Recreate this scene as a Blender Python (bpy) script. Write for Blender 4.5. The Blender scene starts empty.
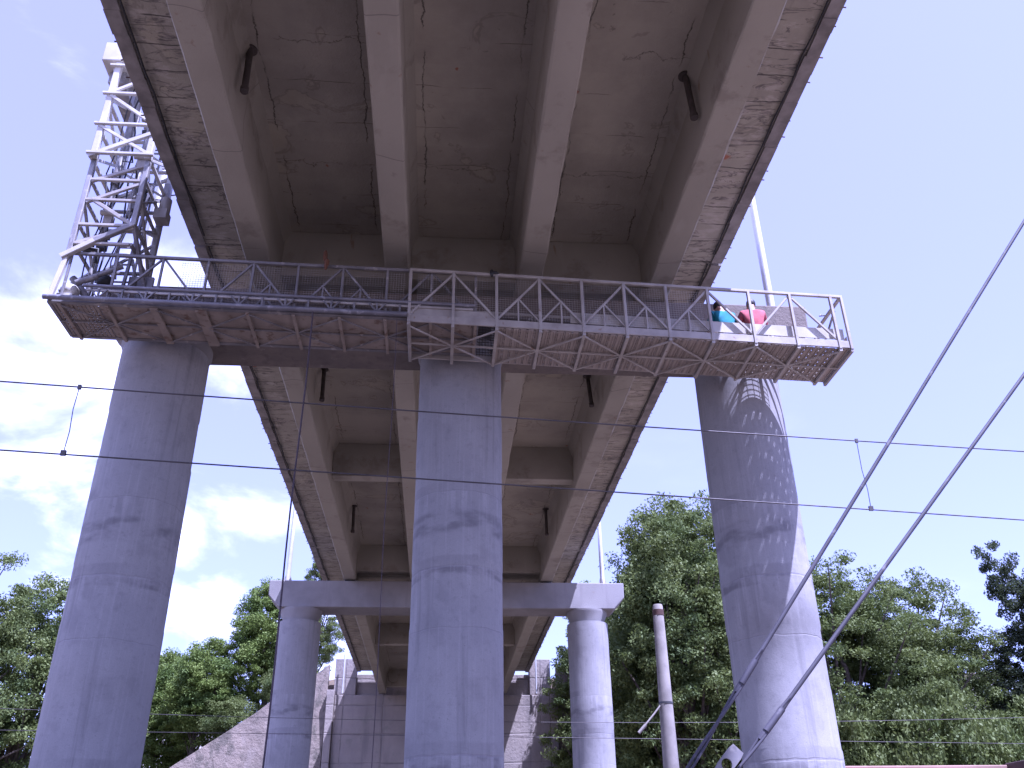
import bpy, math, random
import numpy as np
from mathutils import Vector, Matrix
R = math.radians
random.seed(7); rng = np.random.default_rng(11)
sc = bpy.context.scene
col = sc.collection

# ------------------------------------------------------------------ helpers
class MB:
    """collects faces, linked by build() as ONE mesh object"""
    def __init__(s): s.v = []; s.f = []; s.sm = []
    def add(s, vs, fs, smooth=False):
        b = len(s.v); s.v += [tuple(p) for p in vs]
        s.f += [tuple(i + b for i in q) for q in fs]; s.sm += [smooth] * len(fs)
        return s
    def box(s, x0, x1, y0, y1, z0, z1):
        vs = [(x, y, z) for z in (z0, z1) for y in (y0, y1) for x in (x0, x1)]
        return s.add(vs, [(0,2,3,1),(4,5,7,6),(0,1,5,4),(2,6,7,3),(0,4,6,2),(1,3,7,5)])
    def bar(s, p, q, w, h=None, up=(0,0,1)):
        h = h or w; p = Vector(p); q = Vector(q); d = (q - p).normalized(); u = Vector(up)
        if abs(d.dot(u)) > .98: u = Vector((0,1,0))
        a = d.cross(u).normalized(); b = a.cross(d).normalized()
        c = .12 * min(w, h)
        prof = [(-w/2+c,-h/2),(w/2-c,-h/2),(w/2,-h/2+c),(w/2,h/2-c),(w/2-c,h/2),(-w/2+c,h/2),(-w/2,h/2-c),(-w/2,-h/2+c)]
        vs = [o + a*i + b*j for o in (p, q) for i, j in prof]; n = 8
        return s.add(vs, [(i,(i+1)%n,n+(i+1)%n,n+i) for i in range(n)] + [tuple(range(n-1,-1,-1)), tuple(range(n,2*n))])
    def tube(s, pts, r, n=8):
        pts = [Vector(p) for p in pts]; k = len(pts)
        rr = r if isinstance(r, (list, tuple)) else [r]*k
        vs = []; a = None
        for i, p in enumerate(pts):
            d = (pts[min(i+1,k-1)] - pts[max(i-1,0)]).normalized()
            if a is None:
                u = Vector((0,0,1)) if abs(d.z) < .9 else Vector((0,1,0)); a = d.cross(u).normalized()
            else: a = (a - d*a.dot(d)).normalized()
            b = a.cross(d)
            vs += [p + (a*math.cos(2*math.pi*j/n) + b*math.sin(2*math.pi*j/n))*rr[i] for j in range(n)]
        fs = [(i*n+j, i*n+(j+1)%n, (i+1)*n+(j+1)%n, (i+1)*n+j) for i in range(k-1) for j in range(n)]
        s.add(vs, fs, True)
        return s.add([vs[j] for j in range(n)] + vs[-n:], [tuple(range(n-1,-1,-1)), tuple(range(n,2*n))])
    def lathe(s, prof, n=48, c=(0,0)):
        vs = [(c[0]+r*math.cos(2*math.pi*j/n), c[1]+r*math.sin(2*math.pi*j/n), z) for r, z in prof for j in range(n)]
        k = len(prof)
        s.add(vs, [(i*n+j, i*n+(j+1)%n, (i+1)*n+(j+1)%n, (i+1)*n+j) for i in range(k-1) for j in range(n)], True)
        return s.add(vs[:n] + vs[-n:], [tuple(range(n-1,-1,-1)), tuple(range(n,2*n))])
    def prism(s, prof, y0, y1, steps=1):
        """(x,z) outline, counter-clockwise seen from -Y, run along Y"""
        n = len(prof); ys = [y0 + (y1-y0)*i/steps for i in range(steps+1)]
        vs = [(x, y, z) for y in ys for x, z in prof]
        fs = [(i*n+j, (i)*n+(j+1)%n, (i+1)*n+(j+1)%n, (i+1)*n+j) for i in range(steps) for j in range(n)]
        fs = [q[::-1] for q in fs]
        return s.add(vs, fs + [tuple(range(n)), tuple(range(steps*n+n-1, steps*n-1, -1))])
    def blob(s, c, r, n=10, m=7, jit=0., rot=None):
        vs = []; c = Vector(c)
        for i in range(m+1):
            t = math.pi*i/m
            for j in range(n):
                p = 2*math.pi*j/n; k = 1 + random.uniform(-jit, jit)
                w = Vector((r[0]*math.sin(t)*math.cos(p)*k, r[1]*math.sin(t)*math.sin(p)*k, r[2]*math.cos(t)*k))
                vs.append(c + (rot @ w if rot else w))
        return s.add(vs, [(i*n+j,(i+1)*n+j,(i+1)*n+(j+1)%n,i*n+(j+1)%n) for i in range(m) for j in range(n)], True)
    def build(s, name, m, parent=None, bevel=0):
        me = bpy.data.meshes.new(name); me.from_pydata(s.v, [], s.f); me.update()
        me.polygons.foreach_set('use_smooth', s.sm)
        me.materials.append(m)
        o = bpy.data.objects.new(name, me); col.objects.link(o); o.parent = parent
        if bevel:
            b = o.modifiers.new('bevel', 'BEVEL'); b.width = bevel; b.segments = 2; b.limit_method = 'ANGLE'
        return o

def tag(o, label=None, cat=None, group=None, kind=None):
    if label: o['label'] = label
    if cat: o['category'] = cat
    if group: o['group'] = group
    if kind: o['kind'] = kind
    return o
def empty(name, loc, label, cat, group=None, kind='thing'):
    o = bpy.data.objects.new(name, None); o.location = loc; o.empty_display_size = .3
    col.objects.link(o); return tag(o, label, cat, group, kind)
def copy_tree(o, parent=None):
    c = o.copy(); col.objects.link(c)
    if parent: c.parent = parent
    for ch in [k for k in o.children]: copy_tree(ch, c)
    return c

# ------------------------------------------------------------------ materials
class NT:
    def __init__(s, name, rough=.85, metal=0.):
        s.m = bpy.data.materials.new(name); s.m.use_nodes = True
        s.t = s.m.node_tree; s.n = s.t.nodes; s.b = s.n['Principled BSDF']
        s.b.inputs['Roughness'].default_value = rough; s.b.inputs['Metallic'].default_value = metal
        s.tc = s.n.new('ShaderNodeTexCoord')
    def link(s, a, b): s.t.links.new(a, b)
    def math(s, op, a, b=None, c=None, clamp=False):
        x = s.n.new('ShaderNodeMath'); x.operation = op; x.use_clamp = clamp
        for i, v in enumerate((a, b, c)):
            if v is None: continue
            if hasattr(v, 'node'): s.link(v, x.inputs[i])
            else: x.inputs[i].default_value = v
        return x.outputs[0]
    def noise(s, scale, detail=4, vec=None, stretch=None, rough=.55, distort=0.):
        x = s.n.new('ShaderNodeTexNoise'); x.inputs['Scale'].default_value = scale
        x.inputs['Detail'].default_value = detail; x.inputs['Roughness'].default_value = rough
        x.inputs['Distortion'].default_value = distort
        v = vec or s.tc.outputs['Object']
        if stretch:
            mp = s.n.new('ShaderNodeMapping'); mp.inputs['Scale'].default_value = stretch
            s.link(v, mp.inputs['Vector']); v = mp.outputs[0]
        s.link(v, x.inputs['Vector']); return x.outputs['Fac']
    def ramp(s, fac, a, b):
        x = s.n.new('ShaderNodeMapRange'); x.inputs['From Min'].default_value = a; x.inputs['From Max'].default_value = b
        x.interpolation_type = 'SMOOTHSTEP'; s.link(fac, x.inputs['Value']); return x.outputs[0]
    def mix(s, fac, a, b, mode='MIX'):
        x = s.n.new('ShaderNodeMix'); x.data_type = 'RGBA'; x.blend_type = mode
        if hasattr(fac, 'node'): s.link(fac, x.inputs[0])
        else: x.inputs[0].default_value = fac
        for i, v in ((6, a), (7, b)):
            if hasattr(v, 'node'): s.link(v, x.inputs[i])
            else: x.inputs[i].default_value = (*v, 1)
        return x.outputs[2]
    def color(s, c):
        s.link(c, s.b.inputs['Base Color']) if hasattr(c, 'node') else setattr(s.b.inputs['Base Color'], 'default_value', (*c, 1))
    def bump(s, h, strength=.3, dist=.02):
        x = s.n.new('ShaderNodeBump'); x.inputs['Strength'].default_value = strength; x.inputs['Distance'].default_value = dist
        s.link(h, x.inputs['Height']); s.link(x.outputs[0], s.b.inputs['Normal'])
    def xyz(s):
        x = s.n.new('ShaderNodeSeparateXYZ'); s.link(s.tc.outputs['Object'], x.inputs[0]); return x.outputs
    def rnd(s): return s.n.new('ShaderNodeObjectInfo').outputs['Random']

def metal(name, base, dirt, rough=.5, met=.0, rust=None, amount=(.5,.7)):
    n = NT(name, rough, met)
    c = n.mix(n.ramp(n.noise(3, 6), .35, .7), base, dirt)
    if rust: c = n.mix(n.ramp(n.noise(7, 6), *amount), c, rust)
    n.color(c); n.bump(n.noise(40, 3), .15, .004)
    return n.m
def plain(name, c, rough=.7, var=.25, scale=6):
    n = NT(name, rough)
    n.color(n.mix(n.ramp(n.noise(scale, 5), .3, .7), c, tuple(k*(1-var) for k in c)))
    n.bump(n.noise(scale*8, 3), .2, .005)
    return n.m

def pillar_mat():
    n = NT('pillar_concrete', .88)
    x, y, z = n.xyz(); rd = n.rnd()
    zz = n.math('ADD', z, n.math('MULTIPLY', rd, .35))
    wob = n.math('ADD', zz, n.math('MULTIPLY', n.math('SUBTRACT', n.noise(1.3, 4), .5), .16))
    base = n.mix(n.ramp(n.noise(.7, 5), .3, .7), (.32,.315,.317), (.262,.258,.262))
    # large dry-off patches
    base = n.mix(n.math('MULTIPLY', n.ramp(n.noise(1.9, 6, rough=.6), .52, .66), .35), base, (.185,.182,.19))
    # vertical run-off streaks, dark and pale
    st = n.ramp(n.noise(5, 5, stretch=(1,1,.055)), .54, .72)
    base = n.mix(n.math('MULTIPLY', st, .55), base, (.155,.152,.16))
    st2 = n.ramp(n.noise(7.5, 4, stretch=(1,1,.04)), .6, .75)
    base = n.mix(n.math('MULTIPLY', st2, .38), base, (.40,.395,.40))
    lines = None; patch = None
    for h, w in ((2.2,.02),(3.2,.025),(5.02,.012),(5.98,.022),(7.25,.012)):
        d = n.math('ABSOLUTE', n.math('SUBTRACT', wob, h))
        l = n.math('SUBTRACT', 1., n.ramp(d, w*.3, w))
        lines = l if lines is None else n.math('MAXIMUM', lines, l)
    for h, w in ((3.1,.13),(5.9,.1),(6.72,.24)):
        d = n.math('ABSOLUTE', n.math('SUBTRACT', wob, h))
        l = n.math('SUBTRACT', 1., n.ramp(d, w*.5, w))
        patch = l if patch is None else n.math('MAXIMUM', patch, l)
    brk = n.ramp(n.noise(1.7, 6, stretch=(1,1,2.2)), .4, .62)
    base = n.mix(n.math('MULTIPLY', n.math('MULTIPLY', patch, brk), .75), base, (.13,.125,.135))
    base = n.mix(n.math('MULTIPLY', lines, n.math('MULTIPLY', n.ramp(n.noise(2.3, 4), .4, .65), .7)), base, (.22,.21,.23))
    sd = n.ramp(n.noise(9, 4, stretch=(1,1,.05)), .48, .62)
    for h in (3.2, 5.98, 7.25):
        u = n.math('SUBTRACT', h, wob)
        below = n.math('MULTIPLY', n.ramp(u, -.01, .02), n.math('SUBTRACT', 1., n.ramp(u, .1, .55)))
        base = n.mix(n.math('MULTIPLY', n.math('MULTIPLY', below, sd), .33), base, (.42,.41,.42))
        above = n.math('MULTIPLY', n.ramp(u, -.2, -.16), n.math('SUBTRACT', 1., n.ramp(u, -.03, .0)))
        base = n.mix(n.math('MULTIPLY', n.math('MULTIPLY', above, n.ramp(n.noise(1.1, 6), .42, .62)), .3), base, (.15,.145,.155))
    mot = n.noise(9, 7, rough=.72)
    base = n.mix(n.math('MULTIPLY', n.ramp(mot, .5, .72), .4), base, (.16,.157,.165))
    fs = n.ramp(n.noise(22, 4, stretch=(1,1,.03)), .52, .7)
    base = n.mix(n.math('MULTIPLY', fs, .22), base, (.4,.39,.39))
    holes = n.ramp(n.noise(30, 2), .73, .77)
    base = n.mix(n.math('MULTIPLY', holes, .6), base, (.09,.09,.095))
    fine = n.noise(60, 4)
    n.color(n.mix(n.math('MULTIPLY', n.ramp(fine, .4, .7), .2), base, (.17,.168,.175)))
    h = n.math('ADD', n.math('MULTIPLY', n.noise(45, 4), .35), n.math('MULTIPLY', lines, -.5))
    h = n.math('ADD', h, n.math('MULTIPLY', n.noise(2.2, 3), 1.4))
    n.bump(h, .5, .012)
    return n.m

def deck_mat():
    """underside of the slab: board marks, cracks beside the girders, damp stains, efflorescence"""
    n = NT('slab_concrete', .92)
    x, y, z = n.xyz()
    base = n.mix(n.ramp(n.noise(.55, 6, rough=.62), .35, .68), (.43,.395,.31), (.30,.275,.22))
    base = n.mix(n.math('MULTIPLY', n.ramp(n.noise(1.1, 6, stretch=(1,.6,1), rough=.65), .58, .72), .6), base, (.46,.42,.33))
    # board joints across the bridge
    yw = n.math('ADD', n.math('MULTIPLY', y, 1.12), n.math('MULTIPLY', n.math('SUBTRACT', n.noise(1.6, 5), .5), .16))
    fr = n.math('ABSOLUTE', n.math('SUBTRACT', n.math('FRACT', yw), .5))
    ln = n.math('SUBTRACT', 1., n.ramp(fr, .001, .007))
    ln = n.math('MULTIPLY', ln, n.ramp(n.noise(.8, 5), .46, .56))
    # shade of each pour differs
    fl = n.math('FLOOR', n.math('MULTIPLY', y, 1.12))
    wn = n.n.new('ShaderNodeTexWhiteNoise'); wn.noise_dimensions = '1D'; n.link(fl, wn.inputs['W'])
    base = n.mix(n.math('MULTIPLY', wn.outputs['Value'], .22), base, (.25,.22,.185))
    # crack along each girder
    xs = n.math('ADD', n.math('DIVIDE', n.math('SUBTRACT', x, .28), 2.44), n.math('MULTIPLY', n.math('SUBTRACT', n.noise(1.6, 9, rough=.75), .5), .12))
    fx = n.math('ABSOLUTE', n.math('SUBTRACT', n.math('FRACT', n.math('ADD', xs, .5)), .5))   # 0 mid-bay .. .5 at girder
    cr = n.math('SUBTRACT', 1., n.ramp(n.math('ABSOLUTE', n.math('SUBTRACT', fx, .305)), .001, .005))
    cr = n.math('MULTIPLY', cr, n.ramp(n.noise(.9, 3), .4, .5))
    sx = n.math('ADD', n.math('MULTIPLY', y, .37), n.math('MULTIPLY', n.math('SUBTRACT', n.noise(2.4, 8, rough=.7), .5), .3))
    hair = n.math('SUBTRACT', 1., n.ramp(n.math('ABSOLUTE', n.math('SUBTRACT', n.math('FRACT', sx), .5)), .0006, .0035))
    cr = n.math('MAXIMUM', cr, n.math('MULTIPLY', hair, n.ramp(n.noise(1.1, 4, stretch=(.6,1,1)), .45, .55)))
    spots = n.ramp(n.noise(5.5, 5, rough=.6), .685, .73)
    cr = n.math('MAXIMUM', cr, n.math('MULTIPLY', spots, .45))
    tide = n.noise(.8, 5, distort=.8, rough=.6)
    tl = n.math('SUBTRACT', 1., n.ramp(n.math('ABSOLUTE', n.math('SUBTRACT', tide, .6)), .004, .022))
    base = n.mix(n.math('MULTIPLY', tl, .3), base, (.12,.105,.085))
    base = n.mix(n.math('MULTIPLY', n.ramp(tide, .6, .64), .3), base, (.47,.41,.28))
    # weathered cantilevers: curled damp rings and pale lime
    ov = n.ramp(n.math('ABSOLUTE', n.math('SUBTRACT', x, .28)), 3.95, 4.15)
    rings = n.noise(1.5, 5, stretch=(.8,2.6,1), distort=1.6)
    rl = n.math('SUBTRACT', 1., n.ramp(n.math('ABSOLUTE', n.math('SUBTRACT', n.math('FRACT', n.math('MULTIPLY', rings, 3.6)), .5)), .02, .14))
    base = n.mix(n.math('MULTIPLY', n.math('MULTIPLY', ov, rl), .7), base, (.085,.075,.075))
    pale = n.ramp(n.noise(2.2, 6, stretch=(1,2.2,1), rough=.65), .5, .68)
    base = n.mix(n.math('MULTIPLY', n.math('MULTIPLY', ov, pale), .5), base, (.58,.52,.46))
    yb = n.math('ABSOLUTE', n.math('SUBTRACT', n.math('FRACT', n.math('MULTIPLY', yw, 1.7)), .5))
    lb = n.math('MULTIPLY', n.math('SUBTRACT', 1., n.ramp(yb, .008, .03)), n.math('MULTIPLY', ov, n.ramp(n.noise(1.3, 2), .4, .55)))
    dark = n.math('MAXIMUM', n.math('MAXIMUM', ln, cr), lb, clamp=True)
    base = n.mix(n.math('MULTIPLY', dark, .85), base, (.045,.04,.04))
    q = n.math('ADD', n.math('POWER', n.math('MULTIPLY', n.math('SUBTRACT', x, 4.62), 3.2), 2.), n.math('POWER', n.math('MULTIPLY', n.math('SUBTRACT', y, 11.55), 6.5), 2.))
    q = n.math('ADD', q, n.math('MULTIPLY', n.math('SUBTRACT', n.noise(5, 4), .5), 1.6))
    base = n.mix(n.math('MULTIPLY', n.math('SUBTRACT', 1., n.ramp(q, .35, .7)), .85), base, (.36,.12,.06))
    # small rust spots
    rs = n.ramp(n.noise(2.6, 3), .735, .76)
    base = n.mix(n.math('MULTIPLY', rs, .8), base, (.3,.1,.06))
    n.color(base)
    n.bump(n.math('ADD', n.math('MULTIPLY', n.noise(18, 6, rough=.65), 1.), n.math('MULTIPLY', dark, -1.)), .6, .02)
    return n.m

def girder_mat():
    n = NT('girder_concrete', .9)
    x, y, z = n.xyz()
    base = n.mix(n.ramp(n.noise(.8, 5, stretch=(1,.5,1)), .35, .7), (.36,.335,.27), (.31,.288,.232))
    # damp darkening with an outline of its own
    base = n.mix(n.math('MULTIPLY', n.ramp(n.noise(1.1, 7, rough=.68), .54, .66), .5), base, (.19,.165,.132))
    base = n.mix(n.math('MULTIPLY', n.ramp(n.noise(.9, 6, stretch=(2.5,.6,.5)), .6, .7), .35), base, (.40,.37,.31))
    base = n.mix(n.math('MULTIPLY', n.ramp(n.noise(4.5, 4, stretch=(1,1,.25)), .68, .76), .55), base, (.21,.12,.075))
    fr = n.math('ABSOLUTE', n.math('SUBTRACT', n.math('FRACT', n.math('ADD', n.math('MULTIPLY', y, .41), n.math('MULTIPLY', n.noise(.5, 2), .5))), .5))
    ln = n.math('MULTIPLY', n.math('SUBTRACT', 1., n.ramp(fr, .001, .005)), n.ramp(n.noise(.7, 2), .45, .55))
    base = n.mix(n.math('MULTIPLY', ln, .55), base, (.1,.09,.09))
    sp = n.ramp(n.noise(3.1, 7, rough=.7), .66, .74)
    base = n.mix(n.math('MULTIPLY', sp, .5), base, (.2,.17,.155))
    n.color(base); n.bump(n.noise(22, 6, rough=.6), .4, .012)
    return n.m

def cap_mat():
    n = NT('cap_beam_concrete', .88)
    base = n.mix(n.ramp(n.noise(.9, 5), .35, .68), (.29,.28,.275), (.22,.212,.21))
    st = n.ramp(n.noise(4, 5, stretch=(1,1,.12)), .52, .7)
    base = n.mix(n.math('MULTIPLY', st, .5), base, (.22,.205,.21))
    base = n.mix(n.math('MULTIPLY', n.ramp(n.noise(1.8, 6, rough=.65), .6, .7), .5), base, (.27,.22,.2))
    n.color(base); n.bump(n.noise(25, 6), .4, .015)
    return n.m

def near_cap_mat():
    n = NT('near_cap_concrete', .92)  # nearer cap beam: darker and browner than the farther one
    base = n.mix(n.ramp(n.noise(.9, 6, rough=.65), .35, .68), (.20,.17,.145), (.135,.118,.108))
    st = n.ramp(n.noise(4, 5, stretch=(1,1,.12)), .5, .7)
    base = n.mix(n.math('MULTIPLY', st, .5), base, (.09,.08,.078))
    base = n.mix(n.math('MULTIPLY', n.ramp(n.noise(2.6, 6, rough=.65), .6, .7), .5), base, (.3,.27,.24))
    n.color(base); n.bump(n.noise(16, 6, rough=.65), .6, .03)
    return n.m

def wing_mat():
    n = NT('rough_retaining_concrete', .95)
    base = n.mix(n.ramp(n.noise(.5, 7, rough=.68), .35, .66), (.26,.215,.17), (.165,.14,.115))
    base = n.mix(n.math('MULTIPLY', n.ramp(n.noise(.75, 8, rough=.72, stretch=(1,1,.6)), .5, .6), .75), base, (.085,.08,.062))
    base = n.mix(n.math('MULTIPLY', n.ramp(n.noise(.8, 6, stretch=(1.3,1,.35)), .56, .66), .6), base, (.26,.225,.19))
    n.color(base); n.bump(n.noise(3.2, 8, rough=.7), .9, .12)
    return n.m

def wall_mat():
    n = NT('abutment_concrete', .92)
    x, y, z = n.xyz()
    base = n.mix(n.ramp(n.noise(.35, 6, rough=.62), .35, .68), (.31,.272,.235), (.235,.208,.185))
    st = n.ramp(n.noise(1.6, 6, stretch=(1,1,.1)), .5, .7)
    base = n.mix(n.math('MULTIPLY', st, .55), base, (.15,.135,.125))
    base = n.mix(n.math('MULTIPLY', n.ramp(n.noise(.9, 7, rough=.7), .56, .68), .5), base, (.17,.17,.13))
    zz = n.math('ADD', n.math('MULTIPLY', z, .62), n.math('MULTIPLY', n.noise(.7, 2), .05))
    l1 = n.math('SUBTRACT', 1., n.ramp(n.math('ABSOLUTE', n.math('SUBTRACT', n.math('FRACT', zz), .5)), .012, .03))
    l2 = n.math('SUBTRACT', 1., n.ramp(n.math('ABSOLUTE', n.math('SUBTRACT', n.math('FRACT', n.math('MULTIPLY', x, .42)), .5)), .008, .02))
    d = n.math('MAXIMUM', l1, l2)
    base = n.mix(n.math('MULTIPLY', d, n.math('MULTIPLY', n.ramp(n.noise(.6, 4), .42, .62), .6)), base, (.13,.12,.11))
    n.color(base); n.bump(n.math('SUBTRACT', n.noise(6, 6, rough=.65), d), .7, .05)
    return n.m

def ground_mat():
    n = NT('gravel_ground', .95)
    base = n.mix(n.ramp(n.noise(.12, 5), .35, .65), (.145,.108,.07), (.107,.083,.056))
    base = n.mix(n.math('MULTIPLY', n.ramp(n.noise(9, 5), .45, .65), .5), base, (.09,.08,.068))
    base = n.mix(n.math('MULTIPLY', n.ramp(n.noise(.3, 6), .58, .66), .6), base, (.07,.09,.035))
    n.color(base); n.bump(n.noise(14, 6), .6, .04)
    return n.m

def leaf_mat(name, a, b, c):
    n = NT(name, .6)
    g = n.n.new('ShaderNodeNewGeometry'); r = g.outputs['Random Per Island']
    k = n.mix(r, a, b)
    k = n.mix(n.ramp(n.noise(.55, 3), .45, .66), k, c)
    k = n.mix(n.math('MULTIPLY', n.rnd(), .45), k, tuple(v*.72 for v in a))
    n.color(k)
    n.b.inputs['Specular IOR Level'].default_value = .2
    tr = n.n.new('ShaderNodeBsdfTranslucent'); n.link(n.mix(.35, k, (.16,.2,.04)), tr.inputs['Color'])
    mx = n.n.new('ShaderNodeMixShader'); mx.inputs[0].default_value = .28
    out = n.n['Material Output']
    n.link(n.b.outputs[0], mx.inputs[1]); n.link(tr.outputs[0], mx.inputs[2]); n.link(mx.outputs[0], out.inputs['Surface'])
    return n.m

M = dict(
    pillar=pillar_mat(), slab=deck_mat(), girder=girder_mat(), cap=cap_mat(), wall=wall_mat(), wing=wing_mat(), nearcap=near_cap_mat(), ground=ground_mat(),
    edge=plain('edge_concrete', (.32,.295,.275), .9, .45, 3),
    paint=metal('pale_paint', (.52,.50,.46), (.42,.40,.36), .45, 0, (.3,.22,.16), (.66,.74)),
    galv=metal('galvanised_steel', (.42,.395,.36), (.31,.285,.26), .5, .15, (.25,.18,.13), (.62,.72)),
    blue=metal('blue_grey_steel', (.21,.205,.225), (.14,.137,.155), .45, .2, (.3,.3,.33), (.6,.7)),
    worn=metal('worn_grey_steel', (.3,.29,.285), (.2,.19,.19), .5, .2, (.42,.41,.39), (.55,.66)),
    dull=metal('dull_grey_steel', (.215,.205,.21), (.14,.135,.14), .55, .1, (.33,.31,.29), (.58,.68)),
    brown=metal('brown_floor_sheet', (.30,.255,.215), (.22,.185,.155), .7, 0, (.16,.11,.08), (.55,.68)),
    tread=metal('pale_floor_sheet', (.38,.33,.285), (.32,.275,.235), .65, .1, (.27,.22,.18), (.62,.8)),
    dark=metal('dark_steel', (.07,.07,.075), (.045,.045,.05), .5, .3),
    rubber=plain('black_rubber', (.025,.025,.028), .6), wire=metal('weathered_wire', (.10,.09,.09), (.06,.055,.055), .5, .4),
    steelrod=metal('guy_steel', (.065,.062,.08), (.04,.038,.05), .7, .0, (.14,.135,.15), (.6,.7)),
    lamp=metal('lamp_post_steel', (.62,.62,.63), (.52,.52,.53), .4, .3),
    polec=plain('pole_concrete', (.29,.265,.235), .9, .35, 2.5), pipe=plain('old_drain_pipe', (.085,.07,.062), .8, .4), rust=plain('rusty_iron', (.12,.06,.045), .8, .5),
    orange=plain('orange_cloth', (.15,.07,.04), .9), rope=plain('dark_rope', (.07,.055,.065), .9),
    teal=plain('teal_shirt', (.02,.22,.30), .9, .3, 9), pink=plain('pink_shirt', (.5,.12,.14), .9, .3, 9),
    jeans=plain('dark_trousers', (.03,.035,.06), .9), skin=plain('skin', (.42,.24,.17), .6, .15),
    hair=plain('black_hair', (.015,.012,.012), .6), boot=plain('brown_boots', (.07,.04,.03), .7),
    brick=plain('reddish_wall_render', (.38,.24,.19), .9, .4, 1.5), hut=plain('brown_hut_steel', (.09,.05,.045), .7, .4, 3),
    house=plain('pale_render', (.7,.66,.62), .9, .15, 1), roof=plain('roof_felt', (.22,.16,.14), .9), glass=plain('window_glass', (.05,.06,.08), .15),
    bark=plain('tree_bark', (.12,.095,.075), .95, .5, 8),
    leafa=leaf_mat('broad_leaves', (.125,.165,.045), (.205,.245,.085), (.09,.13,.042)),
    leafb=leaf_mat('bright_leaves', (.14,.205,.042), (.23,.29,.07), (.10,.16,.042)),
    leafc=leaf_mat('poplar_leaves', (.045,.065,.036), (.085,.105,.06), (.032,.046,.03)),
)

# ------------------------------------------------------------------ bridge
XC, Z0, Z1 = .28, 11.16, 12.5          # centre line, girder underside, slab soffit
GX = [XC + 2.44*(i-1.5) for i in range(4)]
SPANS = [(-46, -4.26), (-4.2, 14.57), (14.63, 33.47), (33.53, 57.3)]
bridge = empty('road_bridge', (XC, 14.6, 11.1), 'long concrete road bridge overhead, its underside with four girders running away', 'bridge')
bo = bridge.location.copy()
def inbr(mb, name, m, bevel=0):
    o = mb.build(name, m, bridge, bevel); o.matrix_parent_inverse = Matrix.Translation(-bo); return o

for a, b in SPANS:
    # slab: thin soffit with tapered cantilevers and a rim strip
    hw = 5.25
    prof = [(XC-hw, 12.56), (XC-hw+.03, 12.50), (XC-4.3, 12.497), (XC+4.3, 12.497), (XC+hw-.03, 12.50), (XC+hw, 12.56), (XC+hw, 12.85), (XC-hw, 12.85)]
    inbr(MB().prism(prof, a, b), 'deck_slab', M['slab'])
    for s in (-1, 1):
        if b < 0: break                        # the span behind the viewer keeps only slab, girders and cross beams
        # rim: short cast pieces, each a little out of line
        mb = MB(); y = a + .004
        while y < b - .05:
            e = min(y + random.uniform(.25, .62), b - .004); d = random.uniform(0, .018); dz = random.uniform(0, .03)
            x0, x1 = XC+s*(hw-.2+random.uniform(-.012,.012)), XC+s*(hw+.012+d)
            mb.box(min(x0,x1), max(x0,x1), y, e-.002, 12.455-dz, 12.58); y = e
        o = inbr(mb, 'edge_strip', M['edge'])
        kb = MB(); x0, x1 = XC+s*(hw-.35), XC+s*(hw+.05)
        kb.box(min(x0,x1), max(x0,x1), a, b, 12.6, 13.15)
        inbr(kb, 'kerb_beam', M['edge'], .02)
        pts = []; k = 0; y = a
        while y < b:
            pts.append((XC+s*(hw-.25+random.uniform(-.012,.012)), y, 12.468 - (.028 if k % 3 else 0))); y += .45; k += 1
        inbr(MB().tube(pts, .016, 6), 'edge_cable', M['rubber'])
        nb = MB(); y = a + .3                    # rebar ends sticking out under the rim
        while y < b:
            if random.random() < .75:
                xx = XC+s*(hw+.02); zz = 12.5+random.uniform(0,.06)
                nb.bar((xx-s*.05, y, zz), (xx+s*random.uniform(.03,.09), y+random.uniform(-.02,.02), zz-random.uniform(0,.03)), .018)
            y += random.uniform(.22, .4)
        tag(inbr(nb, 'rebar_ends', M['rust']), kind='stuff')
    for gx in GX:
        w = .22; c = .025; n = 60
        prof = [(gx-w+c, Z0), (gx+w-c, Z0), (gx+w, Z0+c), (gx+w, 12.2), (gx+w+.12, 12.5), (gx-w-.12, 12.5), (gx-w, 12.2), (gx-w, Z0+c)]
        g = MB().prism(prof, a, b, n)
        nv = len(prof)
        for i in range(1, n):                    # slightly uneven arrises, as cast
            for j in range(4 if True else 0):
                k = i*nv + (j if j < 4 else j); x_, y_, z_ = g.v[k]
                g.v[k] = (x_ + random.uniform(-.011,.011), y_, z_ + (random.uniform(-.009,.009) if j < 2 else 0))
        inbr(g, 'girder', M['girder'])
        for yy in (a+.45, b-.45):
            pass
    mid = (a+b)/2
    for yy, t in ((a+.32, .15), (mid, .2), (b-.32, .15)):
        for i in range(3):
            d = MB().box(GX[i]+.215, GX[i+1]-.215, yy-t, yy+t, Z0+.32, 12.496)
            inbr(d, 'cross_beam', M['girder'], .02)
for gx in GX:                                     # bearings on the two cap beams
    for yc in (14.6, 33.5):
        inbr(MB().box(gx-.18, gx+.18, yc-.42, yc+.42, 11.085, Z0-.003), 'bearing_pad', M['rubber'])
for x, y, dx, dy in ((-3.06, 9.72, .05, -.1), (3.6, 9.8, .02, -.08), (-3.0, 19.5, .05, -.2), (3.52, 19.5, .02, -.25), (-3.0, 28.9, .03, -.1), (3.5, 28.9, 0, -.1)):
    p = MB().tube([(x, y, 12.6), (x+dx, y+dy, 11.55)], .05, 12)
    p.tube([(x+dx*.95, y+dy*.95, 11.6), (x+dx, y+dy, 11.52)], .062, 12)
    d = inbr(p, 'drain_pipe', M['pipe'])
    f = MB().lathe([(.11, 0), (.11, .02)], 16, (x, y))
    f.v = [(a_, b_, c_+12.47) for a_, b_, c_ in f.v]
    o = f.build('flange', M['pipe'], d)

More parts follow.
